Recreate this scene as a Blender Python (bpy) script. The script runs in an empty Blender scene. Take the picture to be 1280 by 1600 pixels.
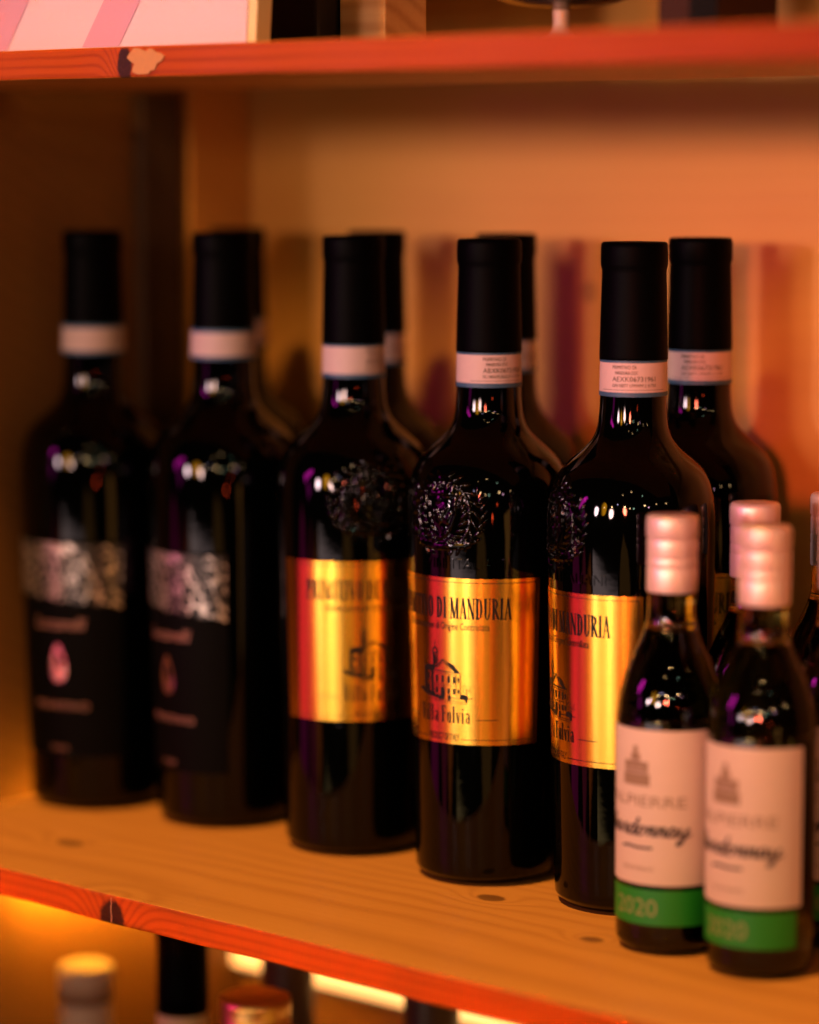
import bpy, bmesh, math, random
import numpy as np
from mathutils import Vector, Matrix

random.seed(7)
rng = np.random.default_rng(7)
SC = bpy.context.scene
COL = SC.collection
PI = math.pi
R = math.radians

# ------------------------------------------------------------------ camera
CAM = Vector((0.0, -0.9736, 0.3596))
FW = Vector((-0.6679, 0.7350, -0.1165)).normalized()
cd = bpy.data.cameras.new('camera')
cam = bpy.data.objects.new('camera', cd)
COL.objects.link(cam)
rt = FW.cross(Vector((0, 0, 1))).normalized()
up = rt.cross(FW).normalized()
cam.matrix_world = Matrix(((rt.x, up.x, -FW.x, CAM.x), (rt.y, up.y, -FW.y, CAM.y),
                           (rt.z, up.z, -FW.z, CAM.z), (0, 0, 0, 1)))
cd.sensor_fit = 'VERTICAL'
cd.sensor_height = 36.0
cd.lens = 105.75
cd.clip_start = 0.05
cd.clip_end = 50
cd.dof.use_dof = True
cd.dof.focus_distance = 1.452
cd.dof.aperture_fstop = 2.2
cd.dof.aperture_blades = 0
SC.camera = cam

# ------------------------------------------------------------------ world (a dim bar interior)
W = bpy.data.worlds.new('World')
SC.world = W
W.use_nodes = True
W.node_tree.nodes['Background'].inputs[0].default_value = (1.0, 0.55, 0.3, 1)
W.node_tree.nodes['Background'].inputs[1].default_value = 0.004

# ------------------------------------------------------------------ lamps of the bar room and added lamps
HUB = Vector((-0.98, 0.16, 0.0))                    # middle of the bottle row
BK = Vector((-FW.x, -FW.y, 0)).normalized()         # from the bottles back to the viewer
RT = Vector((rt.x, rt.y, 0)).normalized()


def heading(a):
    a = R(a)
    return BK * math.cos(a) + RT * math.sin(a)


def panel(name, a0, a1, dist, z0, z1, colour, radiance):
    """large soft lamp that stands upright round the bottles, facing them"""
    am = (a0 + a1) / 2
    w = 2 * dist * math.tan(R(abs(a1 - a0) / 2))
    h = z1 - z0
    ld = bpy.data.lights.new(name, 'AREA')
    ld.shape = 'RECTANGLE'
    ld.size = w
    ld.size_y = h
    ld.color = colour
    ld.energy = radiance * w * h * PI
    o = bpy.data.objects.new(name, ld)
    COL.objects.link(o)
    o.location = HUB + heading(am) * dist + Vector((0, 0, (z0 + z1) / 2))
    o.rotation_euler = (HUB + Vector((0, 0, (z0 + z1) / 2)) - o.location).to_track_quat('-Z', 'Z').to_euler()
    return o


def bulb(az, el, dist, r, colour, radiance):
    ld = bpy.data.lights.new('string_bulb', 'POINT')
    ld.color = colour
    ld.shadow_soft_size = r
    ld.energy = radiance * 4 * PI * PI * r * r
    o = bpy.data.objects.new('string_bulb', ld)
    COL.objects.link(o)
    o.location = HUB + heading(az) * dist * math.cos(R(el)) + Vector((0, 0, 0.19 + dist * math.sin(R(el))))
    return o


panel('pale_pillar_light', -56, -20, 1.7, -0.30, -0.13, (1.0, 0.70, 0.66), 3.7)
panel('pale_pillar_foot', -50, -24, 1.7, -0.52, -0.42, (1.0, 0.66, 0.26), 1.95)
panel('amber_wall_light', -18, 4, 1.9, -0.46, -0.14, (1.0, 0.45, 0.10), 0.72)
panel('orange_wall_light', 16, 41, 1.9, -0.42, -0.12, (1.0, 0.42, 0.09), 1.89)
panel('amber_side_light', 42, 60, 1.7, -0.40, -0.08, (1.0, 0.48, 0.06), 1.43)
panel('orange_stage_light', -65, -57, 1.6, -0.36, -0.10, (1.0, 0.22, 0.03), 1.7)
panel('crimson_stage_light', -77, -65, 1.55, -0.36, -0.09, (1.0, 0.08, 0.20), 0.85)
panel('magenta_stage_light', -98, -77, 1.5, -0.36, -0.08, (1.0, 0.03, 0.34), 0.85)
panel('orange_far_light', -140, -108, 1.1, -0.30, -0.04, (1.0, 0.30, 0.04), 1.08)
panel('magenta_strip_light', -75, -69, 1.8, 0.10, 0.34, (1.0, 0.02, 0.62), 2.0)
panel('magenta_lamp', -82, -70, 1.75, 0.40, 0.56, (1.0, 0.02, 0.62), 12.0)
panel('magenta_lamp', -74, -68, 1.75, 0.56, 0.70, (1.0, 0.02, 0.62), 13.0)


def linear_lamp(name, z, watts, colour, x=-0.92, y=-1.7, length=1.1):
    """long narrow-beam lamp, added to light only a board edge"""
    ld = bpy.data.lights.new(name, 'AREA')
    ld.shape = 'RECTANGLE'
    ld.size = length
    ld.size_y = 0.03
    ld.spread = R(2.4)
    ld.color = colour
    ld.energy = watts
    o = bpy.data.objects.new(name, ld)
    COL.objects.link(o)
    o.location = (x, y, z)
    o.rotation_euler = (R(90), 0, 0)
    return o


linear_lamp('added_red_edge_lamp', -0.030, 0.42, (1.0, 0.08, 0.002))  # added lamps that redden only the board fronts
linear_lamp('added_red_edge_lamp', 0.442, 0.06, (1.0, 0.08, 0.002), x=-0.72)


def spot(name, loc, target, colour, watts, deg, blend, r):
    ld = bpy.data.lights.new(name, 'SPOT')
    ld.color = colour
    ld.energy = watts
    ld.spot_size = R(deg)
    ld.spot_blend = blend
    ld.shadow_soft_size = r
    o = bpy.data.objects.new(name, ld)
    COL.objects.link(o)
    o.location = loc
    o.rotation_euler = (Vector(target) - Vector(loc)).to_track_quat('-Z', 'Y').to_euler()
    return o


# warm ceiling lamp in front of the shelf, steep enough that the upper board shades the necks
spot('ceiling_lamp', (-1.05, -1.15, 2.75), (-1.0, 0.05, 0.05), (1.0, 0.50, 0.15), 370, 25, 0.5, 0.12)
# red and amber stage lamps of the bar; pink pair added for the hazy wall tint
spot('red_spot', (0.30, -2.0, 0.52), (-0.875, 0.30, 0.225), (1.0, 0.15, 0.08), 225, 6.8, 0.5, 0.14)
spot('added_pink_spot', (-1.6, -2.6, 0.58), (-0.965, 0.306, 0.315), (1.0, 0.68, 0.72), 470, 7.6, 1.0, 0.28)
spot('added_pink_spot', (-0.50, -2.7, 0.57), (-0.985, 0.306, 0.315), (1.0, 0.62, 0.55), 470, 7.6, 1.0, 0.28)  # second pink lamp, added to fill the neck shadows on the wall
spot('amber_spot', (-1.02, -2.6, 0.60), (-1.15, 0.30, 0.26), (1.0, 0.40, 0.01), 44, 18, 0.8, 0.25)

for az, el, c, k in [(-41, 9, 'w', .5), (-31, 10, 'w', 1.5), (-23, 12, 'b', .35), (-12, 10, 'w', 2.6),
                     (-5, 9, 'w', .6), (0, 9.5, 'c', .3), (14, 10.5, 'w', 1.4), (20, 9.8, 'p', .5),
                     (30, 11, 'w', .5), (44, 11.5, 'w', .9), (3, -3, 'r', .9), (10, 3, 'r', .5),
                     (-16, 26, 'w', .5), (-4, 31, 'w', 1.0), (12, 24, 'c', .3)]:
    colr = {'w': (1, .62, .27), 'b': (.75, .66, 1), 'c': (.6, 1, .7), 'p': (1, .5, .75), 'r': (1, .08, .02)}[c]
    bulb(az + random.uniform(-1, 1), el + random.uniform(-.8, .8), 3.0, 0.030, colr, 150 * k)

# ------------------------------------------------------------------ exposure, renderer
vs = SC.view_settings
vs.view_transform = 'Standard'
vs.look = 'None'
vs.exposure = 0.0
vs.gamma = 1.0
vs.use_curve_mapping = False
SC.render.engine = 'CYCLES'
SC.cycles.use_denoising = True
SC.cycles.max_bounces = 10
SC.cycles.sample_clamp_indirect = 4.0
SC.cycles.caustics_reflective = False
SC.cycles.caustics_refractive = False


# ------------------------------------------------------------------ helpers
def tag(o, label=None, cat=None, group=None, kind=None):
    if label: o['label'] = label
    if cat: o['category'] = cat
    if group: o['group'] = group
    if kind: o['kind'] = kind
    return o


def empty(name, loc, rz=0.0):
    o = bpy.data.objects.new(name, None)
    o.empty_display_size = 0.02
    COL.objects.link(o)
    o.location = loc
    o.rotation_euler = (0, 0, rz)
    return o


def mesh_obj(name, verts, faces, mat, parent=None, smooth=False, mats=None, fmat=None):
    me = bpy.data.meshes.new(name)
    me.from_pydata([tuple(map(float, v)) for v in verts], [], faces)
    me.validate()
    me.update()
    for m in (mats or [mat]):
        me.materials.append(m)
    if fmat is not None:
        for p, k in zip(me.polygons, fmat):
            p.material_index = k
    if smooth:
        me.polygons.foreach_set('use_smooth', [True] * len(me.polygons))
    o = bpy.data.objects.new(name, me)
    COL.objects.link(o)
    if parent: o.parent = parent
    return o


def copy_tree(o, parent=None):
    c = o.copy()
    COL.objects.link(c)
    if parent is not None: c.parent = parent
    for ch in o.children:
        copy_tree(ch, c)
    return c


def box(name, x0, x1, y0, y1, z0, z1, mat, parent=None, bevel=0.0012, rot=None):
    bm = bmesh.new()
    bmesh.ops.create_cube(bm, size=1)
    for v in bm.verts:
        v.co = Vector(((x0 + x1) / 2 + v.co.x * (x1 - x0), (y0 + y1) / 2 + v.co.y * (y1 - y0), (z0 + z1) / 2 + v.co.z * (z1 - z0)))
    if bevel:
        bmesh.ops.bevel(bm, geom=list(bm.edges), offset=bevel, segments=2, affect='EDGES', profile=0.6)
    me = bpy.data.meshes.new(name)
    bm.to_mesh(me)
    bm.free()
    me.materials.append(mat)
    o = bpy.data.objects.new(name, me)
    COL.objects.link(o)
    if parent: o.parent = parent
    return o


def lathe(prof, n=96, ripple=None):
    """prof: list of (r, z) bottom to top; returns verts, faces"""
    V, Fc = [], []
    for k, (r, z) in enumerate(prof):
        for j in range(n):
            a = 2 * PI * j / n
            rr = r + (ripple(k, j) if ripple else 0)
            V.append((rr * math.sin(a), -rr * math.cos(a), z))
    for k in range(len(prof) - 1):
        for j in range(n):
            j2 = (j + 1) % n
            Fc.append((k * n + j, k * n + j2, (k + 1) * n + j2, (k + 1) * n + j))
    Fc.append(tuple(reversed(range(n))))
    Fc.append(tuple(range((len(prof) - 1) * n, len(prof) * n)))
    return V, Fc


def dense(prof, step=0.0015):
    """Catmull-Rom through profile points"""
    P = [np.array(p) for p in prof]
    P = [2 * P[0] - P[1]] + P + [2 * P[-1] - P[-2]]
    out = []
    for i in range(1, len(P) - 2):
        a, b, c, d = P[i - 1:i + 3]
        n = max(1, int(np.linalg.norm(c - b) / step))
        for k in range(n):
            t = k / n
            out.append(tuple(0.5 * (2 * b + (c - a) * t + (2 * a - 5 * b + 4 * c - d) * t * t + (3 * b - a - 3 * c + d) * t ** 3)))
    out.append(tuple(P[-2]))
    return out


def rad_at(prof):
    zs = np.array([p[1] for p in prof])
    rs = np.array([p[0] for p in prof])
    o = np.argsort(zs)
    zs, rs = zs[o], rs[o]
    return lambda z: float(np.interp(z, zs, rs))


def wrap(a, z, r):
    return (r * math.sin(a), -r * math.cos(a), z)


def ring_patch(name, rad, z0, z1, a0, a1, off, mat, parent, nz=8, na=72, zfun=None, zfun0=None):
    """a paper or foil patch laid round a bottle"""
    V, Fc = [], []
    for i in range(nz + 1):
        for j in range(na + 1):
            a = a0 + (a1 - a0) * j / na
            top = zfun(j / na) if zfun else z1
            bot = zfun0(j / na) if zfun0 else z0
            z = bot + (top - bot) * i / nz
            V.append(wrap(a, z, rad(z) + off))
    for i in range(nz):
        for j in range(na):
            q = i * (na + 1) + j
            Fc.append((q, q + 1, q + na + 2, q + na + 1))
    return mesh_obj(name, V, Fc, mat, parent, smooth=True)


# flat shapes (arc length along the bottle, height) that are then wrapped round it
class Ink:
    def __init__(s):
        s.V, s.F, s.k = [], [], 0

    def poly(s, pts):
        b = len(s.V)
        s.V += [(x, z, s.k) for x, z in pts]
        s.F.append(tuple(range(b, b + len(pts))))
        s.k += 1

    def line(s, x0, z0, x1, z1, w):
        d = math.hypot(x1 - x0, z1 - z0) or 1e-9
        nx, nz = -(z1 - z0) / d * w / 2, (x1 - x0) / d * w / 2
        n = max(1, int(abs(x1 - x0) / 0.0012))
        for i in range(n):
            t0, t1 = i / n, (i + 1) / n
            ax, az = x0 + (x1 - x0) * t0, z0 + (z1 - z0) * t0
            bx, bz = x0 + (x1 - x0) * t1, z0 + (z1 - z0) * t1
            s.poly([(ax - nx, az - nz), (bx - nx, bz - nz), (bx + nx, bz + nz), (ax + nx, az + nz)])

    def path(s, pts, w, taper=None):
        """smooth pen stroke"""
        P = [np.array(p, float) for p in pts]
        Q = [2 * P[0] - P[1]] + P + [2 * P[-1] - P[-2]]
        out = []
        for i in range(1, len(Q) - 2):
            a, b, c, d = Q[i - 1:i + 3]
            for k in range(6):
                t = k / 6
                out.append(0.5 * (2 * b + (c - a) * t + (2 * a - 5 * b + 4 * c - d) * t * t + (3 * b - a - 3 * c + d) * t ** 3))
        out.append(P[-1])
        L, Rr = [], []
        for i, q in enumerate(out):
            t = out[min(i + 1, len(out) - 1)] - out[max(i - 1, 0)]
            t = t / (np.linalg.norm(t) + 1e-12)
            ww = w * (1.15 if t[1] < -0.3 else 0.7)
            n = np.array([-t[1], t[0]]) * ww / 2
            L.append(q + n)
            Rr.append(q - n)
        for i in range(len(out) - 1):
            s.poly([tuple(Rr[i]), tuple(Rr[i + 1]), tuple(L[i + 1]), tuple(L[i])])

    def ring(s, cx, cz, rx, rz, a0, a1, T, t, n=14, p=1.0):
        def e(a, X, Z):
            c, si = math.cos(a), math.sin(a)
            return (cx + X * math.copysign(abs(c) ** p, c), cz + Z * math.copysign(abs(si) ** p, si))
        for i in range(n):
            b0, b1 = R(a0 + (a1 - a0) * i / n), R(a0 + (a1 - a0) * (i + 1) / n)
            s.poly([e(b0, rx - T, rz - t), e(b0, rx, rz), e(b1, rx, rz), e(b1, rx - T, rz - t)])

    def tri(s, V, F):
        b = len(s.V)
        s.V += [(x, z, s.k) for x, z in V]
        s.F += [tuple(i + b for i in f) for f in F]
        s.k += 1

    def build(s, name, rad, r_ref, ac, off, mat, parent):
        V = [wrap(ac + x / r_ref, z, rad(z) + off + (k % 40) * 1.5e-6) for x, z, k in s.V]
        return mesh_obj(name, V, s.F, mat, parent)


def text_flat(body, depth=0.0):
    cu = bpy.data.curves.new('lettering', 'FONT')
    cu.body = body
    cu.resolution_u = 3
    cu.extrude = depth
    o = bpy.data.objects.new('lettering', cu)
    COL.objects.link(o)
    bpy.context.view_layer.update()
    dg = bpy.context.evaluated_depsgraph_get()
    ev = o.evaluated_get(dg)
    me = ev.to_mesh()
    V = np.array([tuple(v.co) for v in me.vertices])
    F = [tuple(p.vertices) for p in me.polygons]
    ev.to_mesh_clear()
    bpy.data.objects.remove(o)
    bpy.data.curves.remove(cu)
    return V, F


def text_box(body, x0, x1, z0, z1, shear=0.0):
    V, F = text_flat(body)
    mn, mx = V.min(0), V.max(0)
    x = (V[:, 0] - mn[0]) / (mx[0] - mn[0]) * (x1 - x0) + x0
    z = (V[:, 1] - mn[1]) / (mx[1] - mn[1]) * (z1 - z0) + z0
    x = x + (z - z0) * shear
    return list(zip(x.tolist(), z.tolist())), F


# narrow serif capitals like those on the gold label
def glyph(ink, ch, x, z, h):
    """draws ch with its left foot at x, z; returns its advance"""
    T, t = 0.135 * h, 0.035 * h
    X = lambda u: x + u * h
    Z = lambda v: z + v * h
    ln = lambda a, b, c, d, w: ink.line(X(a), Z(b), X(c), Z(d), w)

    def serif(u, v, w=0.22):
        ln(u - w / 2, v, u + w / 2, v, t * 1.1)
    if ch == ' ': return 0.17 * h
    if ch == 'I':
        ln(.12, 0, .12, 1, T); serif(.12, .018); serif(.12, .982)
        return .26 * h
    if ch in 'PR':
        ln(.12, 0, .12, 1, T); serif(.12, .018); serif(.09, .982, .18)
        ink.ring(X(.16), Z(.735), .235 * h, .265 * h, -90, 90, T, t)
        if ch == 'R':
            ln(.22, .49, .40, .05, T * .95); ln(.38, .03, .48, .03, t * 1.4)
            return .47 * h
        return .43 * h
    if ch == 'T':
        ln(.20, 0, .20, 1, T); serif(.20, .018); ln(.0, .975, .40, .975, t * 1.4)
        ln(.02, .99, .02, .80, t); ln(.38, .99, .38, .80, t)
        return .41 * h
    if ch == 'V':
        ln(.06, 1, .22, 0, T * .95); ln(.37, 1, .22, 0, t * 1.5); serif(.07, .982); serif(.37, .982, .16)
        return .42 * h
    if ch == 'O':
        ink.ring(X(.22), Z(.5), .20 * h, .51 * h, 0, 360, T, t, 28, .8)
        return .45 * h
    if ch == 'D':
        ln(.12, 0, .12, 1, T); serif(.09, .018, .18); serif(.09, .982, .18)
        ink.ring(X(.16), Z(.5), .27 * h, .5 * h, -90, 90, T, t, 16, .8)
        return .48 * h
    if ch == 'M':
        ln(.08, 0, .08, 1, t * 1.4); ln(.49, 0, .49, 1, T); ln(.09, 1, .29, .02, T * .9); ln(.47, 1, .29, .02, t * 1.3)
        serif(.08, .018, .17); serif(.49, .018, .2); serif(.07, .982, .16); serif(.50, .982, .18)
        return .62 * h
    if ch == 'A':
        ln(.05, 0, .21, 1, t * 1.5); ln(.37, 0, .21, 1, T * .95); ln(.11, .32, .33, .32, t * 1.1)
        serif(.05, .018, .16); serif(.38, .018, .2)
        return .44 * h
    if ch == 'N':
        ln(.08, 0, .08, 1, t * 1.4); ln(.40, 0, .40, 1, t * 1.4); ln(.07, 1, .40, 0, T * .95)
        serif(.08, .018, .17); serif(.07, .982, .16); serif(.40, .982, .17)
        return .48 * h
    if ch == 'U':
        ln(.11, .25, .11, 1, T); ln(.37, .25, .37, 1, t * 1.5); serif(.11, .982); serif(.37, .982, .16)
        ink.ring(X(.215), Z(.27), .172 * h, .275 * h, 180, 360, T * .8, t * 1.3)
        return .45 * h
    if ch == 'F':
        ln(.12, 0, .12, 1, T); serif(.12, .018); ln(.03, .97, .40, .97, t * 1.5); ln(.38, .98, .38, .78, t * 1.2)
        ln(.12, .53, .30, .53, t * 1.3); ln(.30, .62, .30, .44, t * 1.2)
        return .42 * h
    if ch == 'l':
        ln(.10, 0, .10, 1, T * .85); serif(.10, .018, .2); ln(.02, .975, .10, .975, t * 1.2)
        return .25 * h
    if ch == 'i':
        ln(.10, 0, .10, .64, T * .85); serif(.10, .018, .2); ln(.02, .62, .10, .62, t * 1.2)
        ink.ring(X(.10), Z(.84), .065 * h, .065 * h, 0, 360, .064 * h, .064 * h, 10)
        return .25 * h
    if ch == 'v':
        ln(.05, .64, .17, 0, T * .8); ln(.29, .64, .17, 0, t * 1.4); serif(.06, .625, .15); serif(.29, .625, .13)
        return .35 * h
    if ch == 'u':
        ln(.09, .16, .09, .64, T * .8); ln(.29, .0, .29, .64, T * .8); ink.ring(X(.17), Z(.17), .125 * h, .18 * h, 180, 350, T * .6, t * 1.4)
        ln(.02, .625, .1, .625, t); ln(.22, .625, .3, .625, t); serif(.31, .018, .12)
        return .40 * h
    if ch == 'a':
        ln(.27, 0, .27, .46, T * .8); ink.ring(X(.17), Z(.46), .148 * h, .19 * h, 0, 165, T * .65, t * 1.4)
        ink.ring(X(.17), Z(.19), .15 * h, .19 * h, 60, 300, T * .7, t * 1.3, 14); serif(.31, .02, .10)
        return .36 * h
    return .3 * h


def serif_text(ink, txt, xc, z, h, width=None, gap=0.035):
    probe = Ink()
    tot = sum(glyph(probe, c, 0, 0, h) + gap * h for c in txt) - gap * h
    tmp = Ink()
    x = 0
    for c in txt:
        x += glyph(tmp, c, x, z, h) + gap * h
    s = (width / tot) if width else 1.0
    for f in tmp.F:
        ink.poly([(xc + (tmp.V[i][0] - tot / 2) * s, tmp.V[i][1]) for i in f])


# ------------------------------------------------------------------ materials
def new_mat(name):
    m = bpy.data.materials.new(name)
    m.use_nodes = True
    nt = m.node_tree
    return m, nt, nt.nodes['Principled BSDF']


def plain(name, col, rough=0.5, metal=0.0, spec=0.5, noise=0.0, nscale=60, coat=0.0):
    m, nt, b = new_mat(name)
    b.inputs['Base Color'].default_value = (*col, 1)
    b.inputs['Roughness'].default_value = rough
    b.inputs['Metallic'].default_value = metal
    b.inputs['Specular IOR Level'].default_value = spec
    b.inputs['Coat Weight'].default_value = coat
    if noise:
        N = nt.nodes.new
        tc = N('ShaderNodeTexCoord')
        nz = N('ShaderNodeTexNoise')
        nz.inputs['Scale'].default_value = nscale
        nz.inputs['Detail'].default_value = 5
        nt.links.new(tc.outputs['Object'], nz.inputs['Vector'])
        mp = N('ShaderNodeMapRange')
        mp.inputs['To Min'].default_value = max(0.02, rough - noise)
        mp.inputs['To Max'].default_value = min(1, rough + noise)
        nt.links.new(nz.outputs['Fac'], mp.inputs['Value'])
        nt.links.new(mp.outputs['Result'], b.inputs['Roughness'])
        hs = N('ShaderNodeMix')
        hs.data_type = 'RGBA'
        hs.inputs['A'].default_value = (*[c * (1 - noise * .5) for c in col], 1)
        hs.inputs['B'].default_value = (*[min(1, c * (1 + noise * .5)) for c in col], 1)
        nt.links.new(nz.outputs['Fac'], hs.inputs['Factor'])
        nt.links.new(hs.outputs['Result'], b.inputs['Base Color'])
    return m


class Nodes:
    """small arithmetic helper for node graphs"""
    def __init__(s, nt):
        s.nt = nt

    def put(s, sock, v):
        if isinstance(v, (int, float)):
            sock.default_value = v
        elif isinstance(v, (tuple, list)):
            sock.default_value = v
        else:
            s.nt.links.new(v, sock)

    def m(s, op, a, b=0.0, c=0.0):
        n = s.nt.nodes.new('ShaderNodeMath')
        n.operation = op
        for i, v in enumerate((a, b, c)):
            s.put(n.inputs[i], v)
        return n.outputs[0]

    def noise(s, vec, scale, detail=4, rough=.55, dist=0.0):
        n = s.nt.nodes.new('ShaderNodeTexNoise')
        s.put(n.inputs['Vector'], vec)
        n.inputs['Scale'].default_value = scale
        n.inputs['Detail'].default_value = detail
        n.inputs['Roughness'].default_value = rough
        n.inputs['Distortion'].default_value = dist
        return n.outputs['Fac']

    def mapping(s, vec, loc=(0, 0, 0), sc=(1, 1, 1)):
        n = s.nt.nodes.new('ShaderNodeMapping')
        s.put(n.inputs['Vector'], vec)
        n.inputs['Location'].default_value = loc
        n.inputs['Scale'].default_value = sc
        return n.outputs[0]

    def rng(s, v, a, b, c=0.0, d=1.0, smooth=True):
        n = s.nt.nodes.new('ShaderNodeMapRange')
        if smooth: n.interpolation_type = 'SMOOTHSTEP'
        s.put(n.inputs['Value'], v)
        for k, x in zip(('From Min', 'From Max', 'To Min', 'To Max'), (a, b, c, d)):
            n.inputs[k].default_value = x
        return n.outputs[0]

    def mix(s, f, a, b):
        n = s.nt.nodes.new('ShaderNodeMix')
        n.data_type = 'RGBA'
        s.put(n.inputs['Factor'], f)
        for k, v in (('A', a), ('B', b)):
            s.put(n.inputs[k], (*v, 1) if isinstance(v, tuple) and len(v) == 3 else v)
        return n.outputs['Result']


def wood(name, light, dark, knots=(), seed=0.0, ring=105.0, rough=0.42, contrast=1.0):
    """pine board, grain along X; knots: (centre, radii, strength)"""
    m, nt, b = new_mat(name)
    n = Nodes(nt)
    tc = nt.nodes.new('ShaderNodeTexCoord')
    P = n.mapping(tc.outputs['Object'], (seed, seed * .37, seed * .71))
    raw = tc.outputs['Object']
    sep = nt.nodes.new('ShaderNodeSeparateXYZ')
    nt.links.new(P, sep.inputs[0])
    warp = n.noise(n.mapping(P, (0, 0, 0), (3.0, 9.0, 9.0)), 1.0, 3)
    # distance from the pith gives growth rings
    yy = n.m('ADD', sep.outputs['Y'], n.m('MULTIPLY', n.m('SUBTRACT', warp, .5), .060))
    zz = n.m('ADD', n.m('MULTIPLY', sep.outputs['Z'], 1.0), .12)
    d = n.m('SQRT', n.m('ADD', n.m('MULTIPLY', yy, yy), n.m('MULTIPLY', zz, zz)))
    kmask = None
    bend = None
    for c, r, st in knots:
        v = nt.nodes.new('ShaderNodeVectorMath')
        v.operation = 'SUBTRACT'
        nt.links.new(raw, v.inputs[0])
        v.inputs[1].default_value = c
        w = nt.nodes.new('ShaderNodeVectorMath')
        w.operation = 'DIVIDE'
        nt.links.new(v.outputs[0], w.inputs[0])
        w.inputs[1].default_value = r
        ln = nt.nodes.new('ShaderNodeVectorMath')
        ln.operation = 'LENGTH'
        nt.links.new(w.outputs[0], ln.inputs[0])
        dist = n.m('ADD', ln.outputs['Value'], n.m('MULTIPLY', n.m('SUBTRACT', n.noise(raw, 260, 3), .5), .35))
        k = n.m('MULTIPLY', n.rng(dist, .75, 1.05, 1, 0), st)
        kmask = k if kmask is None else n.m('MAXIMUM', kmask, k)
        e = n.m('MULTIPLY', n.m('EXPONENT', n.m('MULTIPLY', n.m('MULTIPLY', ln.outputs['Value'], ln.outputs['Value']), -.28)), .022)
        bend = e if bend is None else n.m('ADD', bend, e)
    if bend is not None:
        d = n.m('ADD', d, bend)
    ph = n.m('MULTIPLY', d, ring * 2 * PI)
    ph = n.m('ADD', ph, n.m('MULTIPLY', n.noise(n.mapping(P, (3, 1, 2), (2, 30, 30)), 1.0, 3), 4.0))
    rings = n.m('POWER', n.m('ADD', n.m('MULTIPLY', n.m('SINE', ph), .5), .5), 2.2)
    fibre = n.noise(n.mapping(P, (0, 0, 0), (14, 420, 420)), 1.0, 4, .65)
    blot = n.noise(n.mapping(P, (5, 2, 0), (7, 22, 22)), 1.0, 4)
    f = n.m('ADD', n.m('MULTIPLY', rings, .50 * contrast), n.m('MULTIPLY', n.m('SUBTRACT', fibre, .45), .38 * contrast))
    f = n.m('ADD', f, n.m('MULTIPLY', n.m('SUBTRACT', blot, .5), .8 * contrast))
    n2 = nt.nodes.new('ShaderNodeClamp')
    nt.links.new(f, n2.inputs[0])
    col = n.mix(n2.outputs[0], light, dark)
    if kmask is not None:
        col = n.mix(kmask, col, n.mix(n.noise(raw, 900, 3), (0.014, 0.005, 0.002), (0.060, 0.022, 0.008)))
    nt.links.new(col, b.inputs['Base Color'])
    nt.links.new(n.m('ADD', n.m('MULTIPLY', fibre, .25), rough - .12), b.inputs['Roughness'])
    bp = nt.nodes.new('ShaderNodeBump')
    bp.inputs['Strength'].default_value = 0.25
    bp.inputs['Distance'].default_value = 0.0006
    nt.links.new(n.m('ADD', fibre, n.m('MULTIPLY', rings, -.4)), bp.inputs['Height'])
    nt.links.new(bp.outputs[0], b.inputs['Normal'])
    b.inputs['Specular IOR Level'].default_value = 0.18
    return m


PINE_L, PINE_D = (0.62, 0.285, 0.060), (0.35, 0.125, 0.020)
M = {}
EDGE_L, EDGE_D = (0.48, 0.098, 0.004), (0.26, 0.040, 0.002)        # red lamp light on the front edges, put into their colour
KN = [((-1.0822, 0.0, -0.0135), (.0098, .007, .0128), 1.0), ((-1.1827, .0609, 0), (.010, .006, .03), .6),
      ((-.9403, .1205, 0), (.009, .006, .03), .7), ((-.8539, .092, 0), (.007, .005, .03), .6)]
KU = [((-1.0665, .0, .404), (.0055, .006, .009), 1.0)]
M['shelf'] = [wood('pine_shelf', PINE_L, PINE_D, KN, .0, contrast=.6), wood('red_light_edge', EDGE_L, EDGE_D, KN, .0, ring=210)]
M['shelf_up'] = [wood('pine_upper_shelf', PINE_L, PINE_D, KU, 1.7, contrast=.6), wood('red_light_upper_edge', (0.38, 0.060, 0.002), (0.20, 0.025, 0.001), KU, 1.7, ring=210)]  # upper edge colour made redder and darker to offset the pink lamps
M['shelf_low'] = [wood('pine_bottom_shelf', PINE_L, PINE_D, [], 3.1), wood('red_light_low_edge', EDGE_L, EDGE_D, [], 3.1)]
M['side'] = wood('side_in_shade', (0.22, 0.10, 0.025), (0.12, 0.05, 0.012), [], 5.3, ring=110, contrast=.4)  # shade on the side panel, put into a darker wood colour
M['wall'] = wood('pine_back', (0.54, 0.27, 0.062), (0.42, 0.18, 0.036), [((-1.031, .30, .288), (.007, .02, .007), .35)], 7.9, ring=90, contrast=.15)
M['shade_strip'] = plain('painted_shade_dark', (0.045, 0.020, 0.008), .55, noise=.2, nscale=40)  # dark colour that paints a shadow on the side panel

m, nt, b = new_mat('black_bottle_glass')
b.inputs['Base Color'].default_value = (0.0004, 0.0006, 0.0005, 1)
b.inputs['Roughness'].default_value = 0.035
b.inputs['IOR'].default_value = 1.5
b.inputs['Specular IOR Level'].default_value = 0.24
n = Nodes(nt)
tc = nt.nodes.new('ShaderNodeTexCoord')
bp = nt.nodes.new('ShaderNodeBump')
bp.inputs['Strength'].default_value = 0.06
bp.inputs['Distance'].default_value = 0.0008
nt.links.new(n.m('ADD', n.noise(tc.outputs['Object'], 55, 3), n.m('MULTIPLY', n.noise(tc.outputs['Object'], 600, 2), .04)), bp.inputs['Height'])
nt.links.new(bp.outputs[0], b.inputs['Normal'])
M['glass'] = m

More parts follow.
